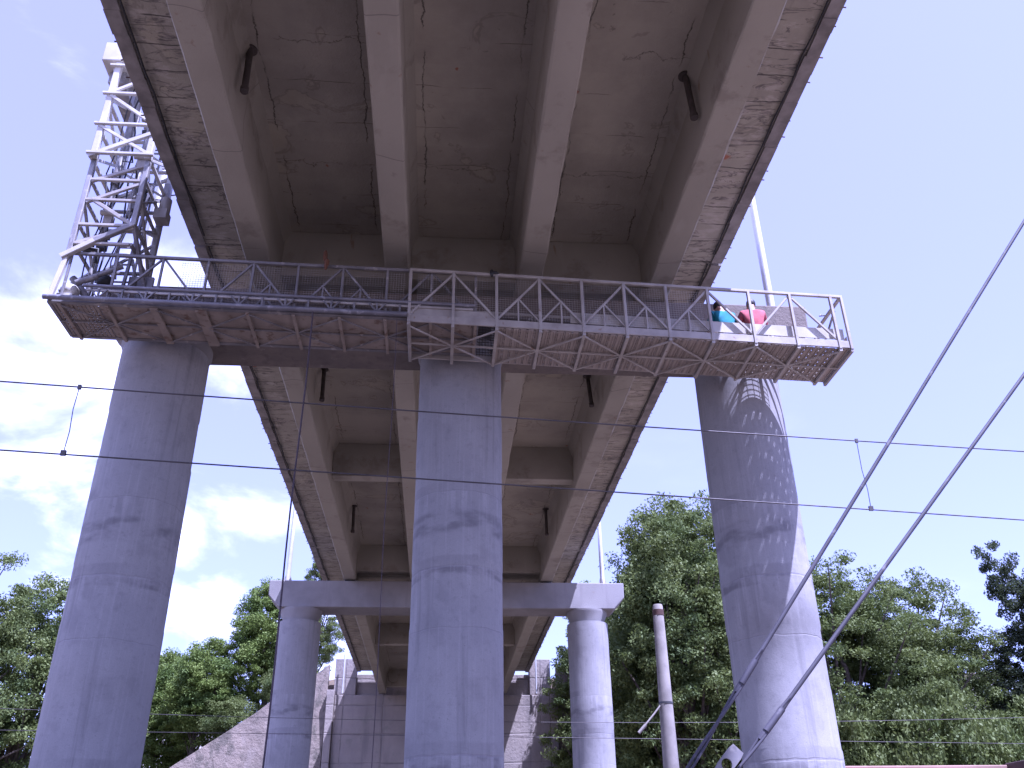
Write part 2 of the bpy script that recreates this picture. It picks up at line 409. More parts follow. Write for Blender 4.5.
# ------------------------------------------------------------------ piers
def pillar(x, y, label):
    zt = 9.9 if y < 20 else 9.64
    e = empty('bridge_pillar', (x, y, 0), label, 'pillar', 'round concrete pillars under the bridge')
    prof = []; z = -.3
    zs = sorted([-.3] + [h+d for h in (1.3,2.2,3.15,4.05,5.0,5.95,6.8,7.75,8.7) for d in (-.02,.02)] + [zt])
    r = .75
    for i, h in enumerate(zs):
        prof.append((r, h))
        if i % 2 == 1 and i < len(zs)-1: r = .75 + random.uniform(-.008, .008)
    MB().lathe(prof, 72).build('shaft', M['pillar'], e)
    MB().lathe([(.70, zt-.04), (.70, zt+.01), (.79, 10.0), (.79, 10.097)] if y < 20 else [(.62, 9.6), (.62, 9.7), (.76, 10.0), (.76, 10.097)], 40).build('capital', M['cap'], e)
    return e
PX = (-5.1, .26, 5.48)
pillar(PX[0], 14.6, 'thick round shaded pillar under the lattice tower, left of the nearer row')
pillar(PX[1], 14.6, 'thick round pillar in the middle of the nearer row, under the platform centre')
pillar(PX[2], 14.6, 'thick round sunlit pillar behind the guy cables, with mesh shadow spots on it')
pillar(PX[0], 33.5, 'farther round pillar with a dark stain ring, beside the hanging rope')
pillar(PX[1], 33.5, 'farther round pillar hidden behind the middle pillar of the nearer row')
pillar(PX[2], 33.5, 'farther round pillar in sunlight, left of the leaning concrete pole')
def capbeam(y, label, m):
    e = empty('cap_beam', (XC, y, 10.1), label, 'cap beam', 'concrete cap beams across the pillars')
    L, Rr = -6.27-XC, 6.85-XC
    prof = [(L+.42, 0), (Rr-.42, 0), (Rr-.02, .42), (Rr, .98), (L, .98), (L+.02, .42)]
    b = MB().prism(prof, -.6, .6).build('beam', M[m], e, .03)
    return e
capbeam(14.6, 'concrete cap beam of the nearer pillars, mostly hidden behind the inspection platform', 'nearcap')
capbeam(33.5, 'pale concrete cap beam of the farther pillars with chamfered ends', 'cap')

def lamp_post(x, y, label):
    e = empty('lamp_post', (x, y, 11.08), label, 'lamp post', 'lamp posts on the cap beam ends')
    MB().tube([(0,0,0), (0,0,3), (0,0,9.5)], [.085,.075,.05], 14).build('post', M['lamp'], e)
    b = MB().box(-.2, .2, -.2, .2, 0.003, .03)
    for ux, uy in ((1,0),(-1,0),(0,1),(0,-1)):
        p = Vector((ux,uy,0)); q = Vector((-uy,ux,0))*.01
        vs = [p*.06+q, p*.19+q, p*.07+q+Vector((0,0,.38)), p*.06-q, p*.19-q, p*.07-q+Vector((0,0,.38))]
        vs = [v + Vector((0,0,.03)) for v in vs]
        b.add(vs, [(0,1,2),(5,4,3),(0,3,4,1),(1,4,5,2),(2,5,3,0)])
    b.build('base_plate', M['galv'], e)
    s = -1 if x > 0 else 1
    MB().tube([(0,0,9.4), (s*.3,0,9.9), (s*1.2,0,10.1)], .04, 10).build('arm', M['lamp'], e)
    MB().blob((s*1.5,0,10.1), (.4,.14,.09)).build('lamp_head', M['lamp'], e)
lamp_post(-5.93, 14.75, 'steel lamp post rising behind the lattice tower')
lamp_post(6.5, 14.75, 'steel lamp post rising beside the bridge edge above the workers')
lamp_post(-5.72, 33.5, 'thin lamp post on the left end of the farther cap beam')
lamp_post(6.16, 33.5, 'thin lamp post on the right end of the farther cap beam, against the trees')

# ------------------------------------------------------------------ under-bridge inspection rig
RX, RY = -6.2, 12.12
KR = 1.031
def KS(x, y, z): return (x*KR, y*KR, 1.6+(z-1.6)*KR)      # platform stands 3 % farther off than first measured
rig = empty('inspection_rig', KS(RX, RY, 9.48), 'steel lattice inspection platform hanging under the bridge from a lattice tower', 'inspection platform')
rig.scale = (KR,)*3
def rp(mb, name, m, parent, bevel=0): return mb.build(name, m, parent, bevel)
def O(x, y, z): return (x, y, z - .0365*x)              # outer walkway axis (droops to the right)
def I(x, y, z): return (x, y, z + .02 - .022*x)         # inner walkway axis

WI0, WI1 = .06, 1.09
# ---- outer walkway
W = 1.15; X0, X1 = 5.58, 12.77; H = 1.0
UX = [X0 + .7*i for i in range(11)] + [X1]
mb = MB()
for y in (0, W):
    mb.bar(O(X0-.02,y,H), O(X1+.02,y,H), .05)
    mb.bar(O(X0-.02,y,.065), O(X1+.02,y,.065), .03, .13)
for x in (X0, X1): mb.bar(O(x,0.02,.03), O(x,W-.02,.03), .05, .06)
mb.bar(O(X1,.02,H), O(X1,W-.02,H), .05)
outer = rp(mb, 'outer_walkway', M['galv'], rig)
for x in UX:
    for y in (-.004, W+.004):
        rp(MB().bar(O(x,y,-.02), O(x,y,H-.02), .048, .052, (0,1,0)), 'upright', M['galv'], outer)
    rp(MB().bar(O(x,-.02,-.045), O(x,W+.02,-.045), .05, .05), 'floor_beam', M['galv'], outer)
diag = [(0,1),(2,1),(2,3),(4,3),(4,5),(6,5),(6,7),(8,7),(8,9),(10,9)]      # bottom index, top index
for k, (bi, ti) in enumerate(diag):
    for y in (.012, W-.012):
        p, q = O(UX[bi],y,.14), O(UX[ti],y,H-.03)
        rp(MB().bar(p, q, .036, .036, (0,1,0)), 'diagonal_brace', M['galv'], outer)
    if 2 <= k <= 6:
        xm = (UX[bi]+UX[ti])/2
        p = MB().bar(O(xm,.012,.57), O(UX[ti],.012,.14), .028, .028, (0,1,0))
        p.bar(O(xm,.014,.57), O(xm,.014,.12), .026, .026, (0,1,0))
        rp(p, 'knee_brace', M['galv'], outer)
for i in range(0, 10, 2):
    a, m_, c = UX[i], UX[i+1], UX[i+2]
    for xa, ya in ((a,.03),(a,W-.03),(c,.03),(c,W-.03)):
        rp(MB().bar(O(xa,ya,-.06), O(m_,W/2,-.06), .026, .026), 'floor_brace', M['galv'], outer)
rp(MB().bar(O(X0,W/2,-.05), O(X1,W/2,-.05), .028, .028), 'floor_stringer', M['galv'], outer)
# perforated floor: strips across with small gaps so the sun comes through in spots
g = MB(); x = UX[2] + .03
while x < X1 - .05:
    g.add([O(x,.02,-.012),O(x+.088,.02,-.012),O(x+.088,W-.02,-.012),O(x,W-.02,-.012),
           O(x,.02,.0),O(x+.088,.02,.0),O(x+.088,W-.02,.0),O(x,W-.02,.0)],
          [(0,3,2,1),(4,5,6,7),(0,1,5,4),(1,2,6,5),(2,3,7,6),(3,0,4,7)]); x += .12
y = .05
while y < W-.05:
    ws = .078
    g.add([O(UX[2]+.03,y,.004),O(X1-.05,y,.004),O(X1-.05,y+ws,.004),O(UX[2]+.03,y+ws,.004),
           O(UX[2]+.03,y,.012),O(X1-.05,y,.012),O(X1-.05,y+ws,.012),O(UX[2]+.03,y+ws,.012)],
          [(0,3,2,1),(4,5,6,7),(0,1,5,4),(1,2,6,5),(2,3,7,6),(3,0,4,7)]); y += .118
k = 0
x = UX[2] + .05
while x < X1 - .06:
    if k % 3: g.bar(O(x,.03,-.02), O(x,W-.03,-.02), .012, .014)
    x += .04; k += 1
rp(g, 'floor_grating', M['tread'], outer)
t = MB(); t.bar(O(UX[0]+.03,.03,.2), O(UX[2],.03,.2), .012, .16); 
rp(t, 'toe_board', M['galv'], outer)
t = MB(); t.bar(O(UX[4]-.2,.07,.3), O(X1-.05,.07,.3), .014, .2); rp(t, 'toe_board', M['paint'], outer)
t = MB(); t.bar(O(UX[2],W-.035,.16), O(X1-.06,W-.035,.16), .014, .24); rp(t, 'toe_board', M['paint'], outer)
t = MB(); t.bar(O(X1-.02,.05,.15), O(X1-.02,W-.05,.15), .012, .2, (0,0,1)); rp(t, 'toe_board', M['paint'], outer)
t = MB(); t.bar(O(X1-.3,.55,.1), O(X1-.05,.2,.85), .03); t.bar(O(X1-.3,W-.1,.1), O(X1-.05,.8,.85), .03); t.tube([O(X1-.14,.5,.97),O(X1-.2,.45,.9),O(X1-.14,.35,.85),O(X1-.08,.3,.93)], .012, 6)
rp(t, 'end_brace', M['worn'], outer)
w = MB(); x = 8.3
while x < 12.1: w.bar(O(x,W-.06,.05), O(x+random.uniform(-.01,.01),W-.06,.76), .008); x += .105
for z in (.14,.24,.34,.44,.54,.64,.74): w.bar(O(8.3,W-.066,z), O(12.1,W-.066,z), .008)
rp(w, 'wire_mesh', M['wire'], outer)
w = MB(); x = 1.0                                       # finer net tied along the back of the shaded part
while x < 8.3: w.bar(O(x,W-.03,.1), O(x,W-.03,.96), .008); x += .05
z = .12
while z < .97: w.bar(O(1.0,W-.035,z), O(8.3,W-.035,z), .008); z += .05
rp(w, 'safety_net', M['wire'], outer)
NETS = []
for xa, xb, f_, top in ((1.9, 5.5, I, .88), (5.7, 10.4, O, .96)):
    w = MB(); yy = .045 if f_ is O else WI0+.03; x = xa
    while x < xb: w.bar(f_(x,yy,.2), f_(x,yy,top), .0036); x += .042
    z = .22
    while z < top: w.bar(f_(xa,yy-.004,z), f_(xb,yy-.004,z), .0036); z += .042
    NETS.append((w, f_ is O))

# ---- inner walkway (nested in the outer one)
WI0, WI1 = .06, 1.09; HI = .92; IX0, IX1 = 0.0, 6.66
mb = MB()
for y in (WI0, WI1):
    mb.bar(I(IX0+.12,y,HI), I(IX1,y,HI), .05)
    mb.bar(I(IX0,y,.0), I(IX1,y,.0), .07, .075)
for x in (IX0, IX1): mb.bar(I(x,WI0,0), I(x,WI1,0), .06, .07)
inner = rp(mb, 'inner_walkway', M['dull'], rig)
IU = [.16 + .72*i for i in range(10)]
for i, x in enumerate(IU):
    for y in (WI0+.002, WI1):
        rp(MB().bar(I(x,y,.03), I(x,y,HI-.02), .038, .038, (0,1,0)), 'upright', M['dull'], inner)
    wd = .17 if i in (2, 3) else .05
    if i == 2: wd = .12
    rp(MB().bar(I(x,WI0,-.055), I(x,WI1+.02,-.055), wd, .035), 'floor_beam', M['brown'], inner)
for ti in (2,4,6,8):
    for sgn in (-1,1):
        if 0 <= ti+sgn < len(IU):
            for y in (WI0+.016, WI1-.016):
                rp(MB().bar(I(IU[ti]+sgn*.03,y,HI-.03), I(IU[ti+sgn]-sgn*.18,y,.24), .034, .034, (0,1,0)), 'diagonal_brace', M['dull'], inner)
    if ti in (4,6):
        for sgn in ((1,) if ti == 4 else (-1,1)):
            xm = IU[ti]+sgn*.30
            p = MB().bar(I(xm,WI0+.014,.52), I(xm-.2*sgn,WI0+.014,.26), .026); p.bar(I(xm,WI0+.012,.5), I(xm,WI0+.012,.24), .026)
            rp(p, 'knee_brace', M['dull'], inner)
for i in range(0, 9, 2):
    a, m_, c = IU[i]+.02, IU[min(i+1,9)], IU[min(i+2,9)]
    for xa, ya in ((a,WI0+.03),(a,WI1-.03),(c,WI0+.03),(c,WI1-.03)):
        if abs(xa-m_) > .1: rp(MB().bar(I(xa,ya,-.06), I(m_,.575,-.06), .024), 'floor_brace', M['dull'], inner)
rp(MB().bar(I(IX0,.575,-.045), I(IX1,.575,-.045), .025), 'floor_stringer', M['dull'], inner)
fl = MB()
fl.box(0,0,0,0,0,0); fl.v.clear(); fl.f.clear(); fl.sm.clear()
vs = [I(x,y,z) for z in (-.02,-.008) for y in (WI0+.04,WI1-.04) for x in (.75, IX1-.04)]
fl.add(vs, [(0,2,3,1),(4,5,7,6),(0,1,5,4),(2,6,7,3),(0,4,6,2),(1,3,7,5)])
rp(fl, 'floor_sheet', M['brown'], inner)
g = MB(); x = .05
while x < .72:
    g.bar(I(x,WI0+.04,-.015), I(x,WI1-.04,-.015), .05, .012); x += .064
y = WI0+.06
while y < WI1-.06: g.bar(I(.04,y,-.004), I(.74,y,-.004), .06, .008); y += .075
rp(g, 'perforated_floor', M['brown'], inner)
for w, out in NETS: rp(w, 'safety_net', M['galv'], outer if out else inner)
# slide tracks along the front
rp(MB().tube([I(-.05,-.05,.0),I(5.55,-.05,.0)], .042, 10), 'slide_track', M['blue'], inner)
rp(MB().tube([I(.5,-.03,.255),I(6.62,-.0,.255)], .03, 10), 'slide_track', M['blue'], inner)
rp(MB().bar(I(.55,-.005,.19),I(6.6,.02,.19), .03, .04), 'slide_track', M['galv'], inner)
for x in [.75+.36*i for i in range(14)]:
    b = MB().bar(I(x,-.02,.04), I(x,-.02,.2), .03)
    if int(round((x-.75)/.36)) % 2 == 0:
        b.bar(I(x-.13,-.022,.2), I(x-.02,-.022,.06), .024); b.bar(I(x+.13,-.022,.2), I(x+.02,-.022,.06), .024)
    rp(b, 'track_bracket', M['dull'], inner)
t = MB(); t.bar(I(.8,WI1-.03,.15), I(IX1,WI1-.03,.15), .012, .22); rp(t, 'toe_board', M['dull'], inner)
# hinge gear where the walkway meets the tower
b = MB(); b.blob((.18,.25,.32), (.16,.14,.13), jit=.06); b.box(.05,.3,.1,.35,.04,.2); rp(b, 'hinge_block', M['paint'], inner)
b = MB(); b.tube([(.15,.3,.62),(.42,.35,.28)], .06, 12); b.tube([(.42,.35,.28),(.62,.38,.06)], .03, 10); rp(b, 'hydraulic_cylinder', M['dull'], inner)
b = MB(); b.tube([(.45,.14,.5),(.95,.16,.78)], .04, 10); b.tube([(.3,.12,.4),(.6,.14,.56)], .055, 10); rp(b, 'hydraulic_cylinder', M['dull'], inner)
b = MB(); b.blob((.62,.35,.62), (.13,.1,.12)); rp(b, 'hose_reel', M['rubber'], inner)
b = MB(); b.box(.92,1.32,.55,.6,.56,.86); rp(b, 'control_box', M['dull'], inner)

# ---- lattice tower, upper (outer, pale) and lower (inner, blue-grey) sections
def T(x, y, z): return (x-RX, y-RY, z-9.48)             # world to rig
XL, XR, YF, YB = -6.16, -5.18, 12.1, 13.2
mb = MB()
for x, y in ((XL,YF),(XR,YF),(XL,YB),(XR+.02,YB)):
    mb.bar(T(x+(.07 if x < -6 else 0),y,12.36), T(x+(.09 if x < -6 else 0),y,14.6), .11, .11)
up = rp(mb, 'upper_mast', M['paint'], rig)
mb = MB()
i_ = .07
mb.bar(T(XL+i_,YF+i_,10.4), T(XL+i_,YF+i_,12.6), .085)
mb.bar(T(XR-i_+.07,YF+.04,10.98), T(XR-i_+.07,YF+.04,12.9), .09)
mb.bar(T(XL+i_,YB-i_,9.5), T(XL+i_,YB-i_,12.6), .085)
mb.bar(T(XR+.02,YB-i_,9.55), T(XR+.02,YB-i_,12.7), .1)
mb.bar(T(XR,YF+.04,11.0), T(XR-.55,YF+.035,10.64), .09)
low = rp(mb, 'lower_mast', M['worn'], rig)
b = MB().bar(T(XR-.55,YF+.035,10.64), T(XL-.02,YF+.03,10.3), .095); b.bar(T(XL+.06,YF+.06,10.4), T(XL-.02,YF+.02,9.5), .08); rp(b, 'foot_bracket', M['paint'], low)
for z in (12.42, 13.09, 13.81, 14.5):
    for y in (YF-.07, YB+.05):
        rp(MB().bar(T(XL-.03,y,z), T(XR+.1,y,z), .062, .05), 'crossbar', M['paint'], up)
    for x in (XL, XR): rp(MB().bar(T(x,YF+.05,z+.02), T(x,YB-.05,z+.02), .06, .05), 'crossbar', M['paint'], up)
for (xa,za,xb,zb,ww) in ((XL,12.36,XR+.1,12.98,.085),(XL+.1,13.78,XR,13.12,.06),(XL+.1,13.85,XR,14.45,.06),(XL+.05,13.06,XR,12.45,.055)):
    rp(MB().bar(T(xa,YF-.05,za), T(xb,YF-.05,zb), ww, ww*.7, (0,1,0)), 'diagonal_brace', M['paint'], up)
    rp(MB().bar(T(xa,YB+.02,za), T(xb,YB+.02,zb), ww*.8, ww*.6, (0,1,0)), 'diagonal_brace', M['paint'], up)
for x in (XL, XR):
    for za, zb in ((12.4,13.1),(13.8,13.1),(13.8,14.5)):
        rp(MB().bar(T(x+.02,YF+.05,za), T(x+.02,YB-.05,zb), .05), 'diagonal_brace', M['paint'], up)
for z in (11.93, 11.5, 10.98, 10.6):
    rp(MB().bar(T(XL+.12,YF+.05,z), T(XR,YF+.05,z), .055, .05), 'crossbar', M['galv'], low)
    rp(MB().bar(T(XL+.12,YB-.06,z+.12), T(XR,YB-.06,z+.12), .06, .05), 'crossbar', M['worn'], low)
    for x in (XL+.07, XR): rp(MB().bar(T(x,YF+.1,z+.05), T(x,YB-.1,z+.05), .05), 'crossbar', M['worn'], low)
for (xa,za,xb,zb) in ((XL+.12,11.9,XR,12.3),(XL+.2,11.52,XR-.02,11.0),(XL+.12,11.45,XR,11.9),(XL+.15,10.62,XR,10.95)):
    rp(MB().bar(T(xa,YF+.06,za), T(xb,YF+.06,zb), .06, .05, (0,1,0)), 'diagonal_brace', M['galv'], low)
for (xa,za,xb,zb) in ((XL+.12,12.0,XR,11.5),(XL+.2,10.7,XR-.02,11.3),(XL+.12,10.6,XR,10.0),(XR-.3,11.0,XR+.1,9.7)):
    rp(MB().bar(T(xa,YB-.08,za), T(xb,YB-.08,zb), .05, .04, (0,1,0)), 'diagonal_brace', M['worn'], low)
for za, zb in ((9.7,10.7),(11.5,10.7),(11.5,12.3)):
    for x in (XL+.07, XR+.02): rp(MB().bar(T(x,YF+.1,za), T(x,YB-.1,zb), .045), 'diagonal_brace', M['worn'], low)
rp(MB().bar(T(XR,YF+.04,11.0), T(XR+.25,YB-.3,9.75), .06), 'diagonal_brace', M['blue'], low)
rp(MB().bar(T(XR-.05,YF+.5,12.2), T(XR-.15,YF+.5,9.8), .05), 'diagonal_brace', M['blue'], low)
for k in range(4):                                      # hoses down the mast
    x, y = XL+.25+.16*k, YF+.35+.12*(k%3)
    pts = [T(x+random.uniform(-.07,.07), y+random.uniform(-.08,.08), 14.5-.55*j) for j in range(9)]
    rp(MB().tube(pts, .012+.004*(k%2), 7), 'hose', M['rubber' if k < 2 else 'worn'], low)
rp(MB().tube([T(XL+.35,YF+.5,14.4), T(XL+.3,YF+.5,12.2)], .07, 14).tube([T(XL+.3,YF+.5,12.25), T(XL+.28,YF+.5,10.2)], .03, 12), 'hydraulic_cylinder', M['worn'], low)
rp(MB().tube([T(XL+.62,YF+.6,14.4), T(XL+.62,YF+.6,11.6)], .05, 14), 'hydraulic_cylinder', M['worn'], low)
b = MB(); b.blob(T(XL+.2,YF+.3,10.75), (.12,.12,.14)); b.tube([T(XL+.14,YF+.2,10.62),T(XL+.42,YF+.25,10.62),T(XL+.42,YF+.3,10.4)], .04, 10); rp(b, 'hose_reel', M['rubber'], low)
b = MB(); b.tube([T(XR+.12,YB-.25,12.2),T(XR+.12,YB-.25,11.75)], .1, 14); b.box(*[k for k in (XR+.0-RX, XR+.22-RX, YB-.4-RY, YB-.15-RY, 11.7-9.48, 11.9-9.48)]); rp(b, 'winch', M['galv'], low)
for k in range(9):                                      # valves, pulleys and clamps crowded inside the mast
    z = 10.9+.42*k; x = XL+.3+random.uniform(0,.55); y = YF+.35+random.uniform(0,.5)
    b = MB().box(*[q for q in (x-RX-.07, x-RX+.07, y-RY-.06, y-RY+.06, z-9.48-.09, z-9.48+.09)])
    b.tube([T(x-.12,y-.08,z+.1),T(x+.12,y-.08,z+.1)], .05, 10); rp(b, 'valve_block', M[('dark','galv','worn')[k%3]], low)
for k in range(6):
    a_, c_ = random.uniform(10.2,13), random.uniform(10.8,14.2)
    rp(MB().tube([T(XL+.2+.13*k,YF+.25,a_), T(XL+.25+.12*k,YF+.55,(a_+c_)/2), T(XL+.3+.1*k,YF+.3,c_)], .014, 6), 'hose', M['rubber'], low)
for k in range(12):                                     # ladder up the inside
    z = 10.1+.36*k
    rp(MB().bar(T(XL+.45,YB-.18,z), T(XL+.8,YB-.18,z), .028), 'ladder_rung', M['worn'], low)
l = MB(); l.bar(T(XL+.45,YB-.18,9.6), T(XL+.45,YB-.18,14.5), .035); l.bar(T(XL+.8,YB-.18,9.6), T(XL+.8,YB-.18,14.5), .035)
rp(l, 'ladder_rail', M['worn'], low)
hb = MB().box(-6.38-RX, -2.6-RX, 12.02-RY, 12.85-RY, 14.62-9.48, 15.07-9.48); 
hd = rp(hb, 'header_box', M['paint'], rig, .02)
rp(MB().box(-6.3-RX, -6.02-RX, 12.3-RY, 13.3-RY, 14.35-9.48, 14.615-9.48), 'header_bracket', M['worn'], hd)

# rag tied to the rail, ropes hanging from it
r = MB(); r.blob(KS(-2.03,12.12,10.5), (.04,.04,.11), jit=.15); r.blob(KS(-1.99,12.11,10.36), (.045,.04,.08), jit=.18); r.blob(KS(-2.0,12.1,10.27), (.03,.03,.07), jit=.15)
o = r.build('cloth_rag', M['orange']); tag(o, 'orange rag tied to the top rail of the inspection platform', 'rag', kind='thing')
r = MB(); r.blob(KS(.76,12.12,10.255), (.075,.05,.04), jit=.15); r.blob(KS(.7,12.1,10.25), (.035,.04,.07), jit=.15)
tag(r.build('glove', M['rubber']), 'dark work glove lying on the platform rail above the middle pillar', 'glove', kind='thing')
def rope(x, y, z, r_, label):
    x, y, z = KS(x, y, z)
    pts = [(x+.012*math.sin(i*.9), y, z*(1-i/14)+.01) for i in range(15)]
    tag(MB().tube(pts, r_, 6).build('hanging_rope', M['rope']), label, 'rope', 'ropes hanging from the platform', 'thing')
rope(-2.11, 12.02, 9.33, .013, 'dark rope hanging from the platform in front of the farther stained pillar')
rope(-.8, 12.02, 9.25, .005, 'thin line hanging straight down beside the middle pillar')

# ------------------------------------------------------------------ people (kneeling on the platform, backs to us)
def skin(name, verts, edges, radii, m, parent, root=0, sub=2):
    me = bpy.data.meshes.new(name); me.from_pydata(verts, edges, []); me.materials.append(m)
    o = bpy.data.objects.new(name, me); col.objects.link(o); o.parent = parent
    md = o.modifiers.new('skin', 'SKIN'); md.use_smooth_shade = True
    sv = me.skin_vertices[0].data
    for i, r_ in enumerate(radii):
        sv[i].radius = (r_, r_) if not isinstance(r_, tuple) else r_
        sv[i].use_root = (i == root)
    s = o.modifiers.new('sub', 'SUBSURF'); s.levels = sub; s.render_levels = sub
    return o
def person(loc, rot, shirt, label, lean, turn):
    e = empty('person', loc, label, 'person', 'workers on the platform')
    e.rotation_euler = (0,0,rot); e.scale = (.9,.97,.98)
    V = []; Ed = []; Rd = []
    def v(p, r_, pr=None):
        V.append(p); Rd.append(r_)
        if pr is not None: Ed.append((pr, len(V)-1))
        return len(V)-1
    L = lambda z: lean*(z-.5)                # forward lean with height
    pel = v((0, 0, .5), (.15,.11))
    sp = v((0, L(.72), .72), (.115,.075), pel); ch = v((0, L(.93), .93), (.13,.08), sp)
    nk = v((0, L(1.06)+.01, 1.07), .055, ch)
    hb = v((turn*.02, L(1.12)+.05, 1.15), (.07,.082), nk); ht = v((turn*.03, L(1.2)+.075, 1.25), (.08,.095), hb); v((turn*.03, L(1.2)+.065, 1.32), (.05,.06), ht)
    v((turn*.05, L(1.12)+.155, 1.16), .016, hb)            # nose, facing the pier
    for s in (-1, 1): v((s*.092+turn*.02, L(1.12)+.06, 1.17), .014, hb)   # ears
    for s in (-1, 1):
        sh = v((s*.19, L(1.0), .99), .062, ch); el = v((s*.27, L(.9)+.16, .76), .045, sh)
        wr = v((s*.2, L(.9)+.4, .78), .031, el); pa = v((s*.19, L(.9)+.47, .785), (.036,.02), wr)
        for k, ln in enumerate((.075,.085,.08,.062)):
            f1 = v((s*.19+(k-1.5)*.02, L(.9)+.47+ln*.6, .785), .0095, pa); v((s*.19+(k-1.5)*.022, L(.9)+.47+ln, .765), .0085, f1)
        t1 = v((s*.19-s*.04, L(.9)+.48, .775), .011, pa); v((s*.19-s*.045, L(.9)+.52, .76), .0095, t1)
        hp = v((s*.1, 0, .46), .09, pel); kn = v((s*.13, .12, .075), .062, hp)
        an = v((s*.13, -.3, .06), .042, kn); v((s*.13, -.36, .03), .04, an)
    skin('body', V, Ed, Rd, M['skin'], e)
    # shirt: torso with sleeves
    S = [(0,0,.44),(0,L(.72),.72),(0,L(.93),.93),(0,L(1.02),1.02)]; SE = [(0,1),(1,2),(2,3)]; SR = [(.18,.14),(.175,.14),(.2,.15),(.1,.09)]
    for s in (-1,1):
        b = len(S); S += [(s*.2, L(1.0), .985), (s*.25, L(.94)+.09, .86), (s*.275, L(.9)+.18, .76)]; SE += [(2,b),(b,b+1),(b+1,b+2)]; SR += [.082,.07,.064]
    skin('shirt', S, SE, SR, shirt, e)
    T_ = [(0,0,.46)]; TE = []; TR = [(.165,.125)]
    for s in (-1,1):
        b = len(T_); T_ += [(s*.1,0,.42),(s*.13,.12,.085),(s*.13,-.27,.07)]; TE += [(0,b),(b,b+1),(b+1,b+2)]; TR += [.105,.078,.06]
    skin('trousers', T_, TE, TR, M['jeans'], e)
    hr = MB().blob((turn*.03, L(1.2)+.05, 1.245), (.092,.1,.11), 16, 10, .03)
    hr.build('hair', M['hair'], e)
    for s in (-1,1): MB().blob((s*.13,-.36,.055), (.045,.1,.05)).build('boot', M['boot'], e)
    return e
zf = lambda x: 9.48 - .0365*(x-RX) + .013
person(KS(4.76, 12.72, zf(4.76)), .05, M['teal'], 'person in a teal shirt with dark hair, back to us, on the platform', .22, -1)
person(KS(5.24, 12.66, zf(5.24)), -.08, M['pink'], 'person in a pink shirt with dark hair, back to us, on the platform', .12, 1)

# ------------------------------------------------------------------ overhead wires, guys, pole
def wpt(x, z, sag=0): return Vector((x, 10.71+.134*x, z))
def span_wire(name, x0, x1, f, r_, label, cat='overhead wire', group='railway overhead wires'):
    pts = [f(x0+(x1-x0)*i/40) for i in range(41)]
    o = MB().tube(pts, r_, 6).build(name, M['wire']); return tag(o, label, cat, group, 'thing')
mw = span_wire('messenger_wire', -55, 60, lambda x: Vector((x, 10.71+.134*x, 6.96+.0155*x+.0004*(x-1)**2)), .0095, 'upper overhead wire crossing in front of the near pillars')
span_wire('contact_wire', -55, 60, lambda x: Vector((x, 10.71+.134*x, 6.0)), .0095, 'lower overhead wire crossing in front of the near pillars, tied by droppers')
for x in (-14.4, -4.5, 6.0, 15.9):
    f = lambda z: Vector((x-.03*(z-6)*0, 10.71+.134*x, z))
    zt = 6.96+.0155*x+.0004*(x-1)**2
    d = MB().tube([f(6.02), f(6.3)+Vector((.01,0,0)), f(6.6)-Vector((.012,0,0)), f(zt)], .006, 6)
    d.box(x-.03,x+.03, f(6).y-.015, f(6).y+.015, 5.985, 6.05); d.box(x-.02,x+.02, f(6).y-.013, f(6).y+.013, zt-.03, zt+.03)
    d.build('dropper', M['wire'], mw)
span_wire('messenger_wire', -45, 50, lambda x: Vector((x, 30+.03*x, 5.78-.012*x+.001*x*x)), .008, 'upper of the two distant wires crossing low before the farther pillars')
span_wire('contact_wire', -45, 50, lambda x: Vector((x, 30+.03*x, 5.34-.012*x)), .008, 'lower of the two distant wires crossing low before the farther pillars')

def guy(p0, p1, label, plate):
    p0 = Vector(p0); p1 = Vector(p1); d = (p1-p0).normalized(); side = d.cross(Vector((0,1,0))).normalized()
    e = empty('guy_cable', (0,0,0), label, 'guy cable', 'steel guy cables slanting to the right')
    a = p0 - d*(p0.z/d.z); top = p1 + d*5
    n = 24
    MB().tube([p0 + (top-p0)*i/n for i in range(n+1)], .017, 10).build('rod', M['steelrod'], e)
    # lower end: two twisted strands and a wedge clamp down to the anchor
    m = MB()
    for s in (0, math.pi):
        m.tube([a + (p0+d*.4-a)*(i/40) + (side*math.cos(s+i*.42)+d.cross(side)*math.sin(s+i*.42))*.014 for i in range(41)], .012, 7)
    m.build('twisted_strand', M['steelrod'], e)
    MB().tube([p0+d*.08, p0+d*.3], .026, 10).build('cable_clamp', M['steelrod'], e)
    MB().tube([a-d*.25, a+d*.15], [.12,.09], 12).build('ground_anchor', M['polec'], e)
    if plate:
        c = Vector(plate); ux = d; uy = side; nn = ux.cross(uy)
        b = MB(); w_, h_, t_ = .055, .115, .014; nseg = 18
        rim = []; hole = []
        for j in range(nseg):
            t = 2*math.pi*j/nseg; ca, sa = math.cos(t), math.sin(t); k = 1/max(abs(ca), abs(sa))
            rim.append((h_*ca*k, w_*sa*k)); hole.append((.04*ca-.03, .04*sa))
        P = lambda q, s: c + ux*q[0] + uy*q[1] + nn*(s*t_/2)
        vs = [P(q, s) for s in (-1,1) for q in rim+hole]; N = nseg
        fs = []
        for j in range(N):
            k = (j+1) % N
            fs += [(j,k,N+k,N+j)[::-1], (2*N+j,2*N+k,3*N+k,3*N+j), (j,2*N+j,2*N+k,k), (N+j,N+k,3*N+k,3*N+j)]
        b.add(vs, fs); b.build('anchor_plate', M['dull'], e)
        b = MB().tube([c-ux*.16-uy*.06-nn*.04, c-ux*.16-uy*.06+nn*.04], .018, 8).bar(c-ux*.2, c-ux*.5-uy*.1, .03)
        b.build('shackle', M['steelrod'], e)
guy((2.25,6.95,2.77), (6.02,7.05,7.54), 'upper steel guy cable slanting up to the right edge of view', None)
